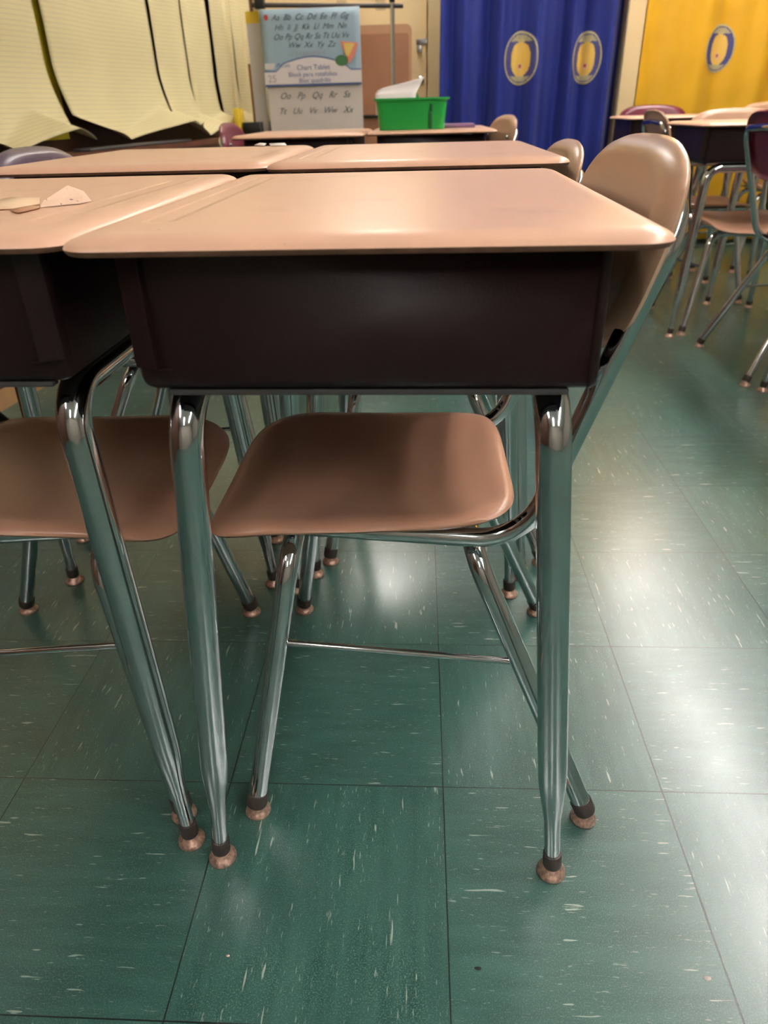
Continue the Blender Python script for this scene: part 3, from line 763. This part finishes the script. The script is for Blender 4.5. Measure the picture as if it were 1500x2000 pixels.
# ---------------------------------------------------------------- green bin, paper, purple book
DZ = .757*1.014
bin_ = empty('green_bin', (-.0325, 2.98, DZ+.0008)); tag(bin_, 'bright green plastic bin holding a white sheet on the distant desk', 'bin')
def binshell():
    b = MB(); n = None; rings = []
    for (hx, hy, z) in ((.118, .075, 0), (.127, .084, .09), (.136, .092, .094), (.136, .092, .1), (.131, .088, .1), (.122, .08, .092), (.113, .071, .004)):
        rings.append([(x, y, z) for x, y in rrect(-hx, hx, -hy, hy, .022, 5)])
    n = len(rings[0]); vs = [p for r_ in rings for p in r_]; fs = [tuple(range(n-1, -1, -1)), tuple((len(rings)-1)*n+q for q in range(n))]
    for i in range(len(rings)-1):
        for q in range(n): fs.append((i*n+q, i*n+(q+1) % n, (i+1)*n+(q+1) % n, (i+1)*n+q))
    b.add(vs, fs); return b
binshell().build('bin_body', M['green'], bin_, angle=35)
b = MB(); b.box(.062, .074, -.0835, -.078, .002, .052); b.box(.066, .075, -.0855, -.081, .056, .08); b.build('label_slot', M['green_dark'], bin_, bevel=.001)
b = MB(); pts = [(.012, .03, .09), (.02, .03, .118), (.032, .03, .09)]
b.add([(p[0], .03, p[2]) for p in pts]+[(p[0], .034, p[2]) for p in pts], [(0,1,2),(5,4,3),(0,3,4,1),(1,4,5,2),(2,5,3,0)])
b.build('divider_tab', M['green'], bin_, smooth=False)
b = MB(); nn = 14; vs = []
prof = [(733, 183), (738, 177), (748, 172), (760, 168.5), (775, 165), (790, 161), (805, 157), (818, 153), (829, 149)]
for i, (u, v) in enumerate(prof):
    t = i/(len(prof)-1); top = at(u, v, 1, 2.99-.02*t); lo = at(733+79*t, 186-3*t, 1, 2.94)
    for j in range(5):
        k_ = j/4; q = lo.lerp(top, k_); q.y += .012*math.sin(PI*k_); vs.append(q)
    vs.append(Vector((lo.x, 2.945, DZ+.05)))
n6 = 6
b.add(vs, [(i*n6+j, (i+1)*n6+j, (i+1)*n6+j+1, i*n6+j+1) for i in range(len(prof)-1) for j in range(4)] + [(i*n6+5, (i+1)*n6+5, (i+1)*n6, i*n6) for i in range(len(prof)-1)])
pp = b.build('paper_sheet', M['white'], None, angle=180); s_ = pp.modifiers.new('thick', 'SOLIDIFY'); s_.thickness = .001
tag(pp, 'curved white paper sheet sticking up out of the green bin', 'paper')
b = MB(); b.box(.075, .205, 3.03, 3.20, DZ+.0005, DZ+.013); tag(b.build('purple_book', M['purple'], bevel=.002), 'thin purple book lying beside the green bin', 'book')

# ---------------------------------------------------------------- scraps on the left desk and second row
def scrap(name, m, pts, label, cat, th=.0012):
    b = MB(); n = len(pts); vs = [Vector(p) for p in pts]
    c = sum(vs, Vector())/n
    b.add(vs+[c+Vector((0, 0, .002))], [(i, (i+1) % n, n) for i in range(n)])
    o = b.build(name, m, None, angle=180); s = o.modifiers.new('thick', 'SOLIDIFY'); s.thickness = th; s.offset = 1
    tag(o, label, cat); return o
def speckled(name, base, dots):
    m = mat(name, base, .8, 0, var=.06, vscale=30)
    nt = m.node_tree; N = nt.nodes; L = nt.links; b_ = N['Principled BSDF']; src = b_.inputs['Base Color'].links[0].from_socket
    tc = N.new('ShaderNodeTexCoord'); vo = N.new('ShaderNodeTexNoise'); vo.inputs['Scale'].default_value = 170; vo.inputs['Detail'].default_value = 2
    L.new(tc.outputs['Object'], vo.inputs['Vector']); mr = N.new('ShaderNodeMapRange'); mr.inputs[1].default_value = .66; mr.inputs[2].default_value = .70
    L.new(vo.outputs['Fac'], mr.inputs[0]); mx = N.new('ShaderNodeMix'); mx.data_type = 'RGBA'; mx.inputs[7].default_value = dots
    L.new(mr.outputs[0], mx.inputs[0]); L.new(src, mx.inputs[6]); L.new(mx.outputs[2], b_.inputs['Base Color']); return m
M['speck'] = speckled('speckled_scrap', srgb(226, 190, 164), srgb(112, 82, 66))
M['scrap'] = mat('cream_scrap', srgb(226, 194, 158), .8, 0, var=.06, vscale=30)
Z0 = .7578
# wedge-shaped folded scrap: a standing, speckled fold
b = MB()
A = at(78, 405, 2, Z0); B_ = at(160, 397, 2, Z0); Cc = at(163, 373, 1, B_.y+.035); D_ = at(132, 362, 1, B_.y+.02); E_ = at(85, 392, 1, A.y+.012)
bk = at(165, 380, 2, Z0)+Vector((0, .03, 0))
P_ = [A, B_, Cc, D_, E_, Vector((A.x+.006, A.y+.02, Z0)), Vector((B_.x+.001, B_.y+.022, Z0))]
b.add(P_, [(0, 1, 2, 3, 4), (4, 3, 6, 5), (3, 2, 6), (1, 6, 2), (0, 4, 5), (0, 5, 6, 1)])
tag(b.build('folded_scrap', M['speck'], smooth=False), 'speckled tan wedge of folded paper on the left desk', 'scrap')
p = [at(u, v, 2, Z0) for u, v in ((-40, 399), (25, 393), (80, 394), (78, 399), (30, 408), (-10, 410), (-45, 410))]
for i in (1, 2): p[i].z += .003
scrap('paper_scrap', M['scrap'], p, 'pale torn strip lying left of the speckled folded scrap', 'scrap')
p = [at(u, v, 2, Z0) for u, v in ((20, 412), (78, 403), (77, 407), (35, 417))]
scrap('paper_scrap', M['brown_edge'], p, 'small creamy torn strip in front of the pale strip on the left desk', 'scrap')
Z1 = .757*1.0155+.0012
for pts, lb in ((((497, 284), (508, 280), (520, 281), (516, 286)), 'small crumpled white scrap at the far edge of the second row, left one'),
                (((526, 281), (556, 280), (560, 284), (528, 285)), 'flat white paper scrap at the far edge of the second row, right one')):
    scrap('paper_scrap', M['white'], [at(u, v, 2, Z1) for u, v in pts], lb, 'scrap')

# crumbs on the floor
def crumb(u, v, r, m, label):
    q = at(u, v, 2, 0); b = MB(); n = 7
    b.add([(q.x+r*math.cos(a*2*PI/n)*(1+.4*(a % 2)), q.y+r*.6*math.sin(a*2*PI/n), .0004) for a in range(n)]+[(q.x, q.y, r*.6)],
          [(a, (a+1) % n, n) for a in range(n)]+[tuple(range(n-1, -1, -1))])
    tag(b.build('floor_crumb', m, smooth=False), label, 'debris')
crumb(934, 1892, .0035, M['black'], 'tiny black crumb on the green floor at the bottom centre')
crumb(445, 1867, .0022, M['copper'], 'tiny pinkish crumb on the green floor below the two touching leg feet')
crumb(1382, 1911, .0042, M['pad'], 'tiny pale chip on the green floor near the bottom right corner')
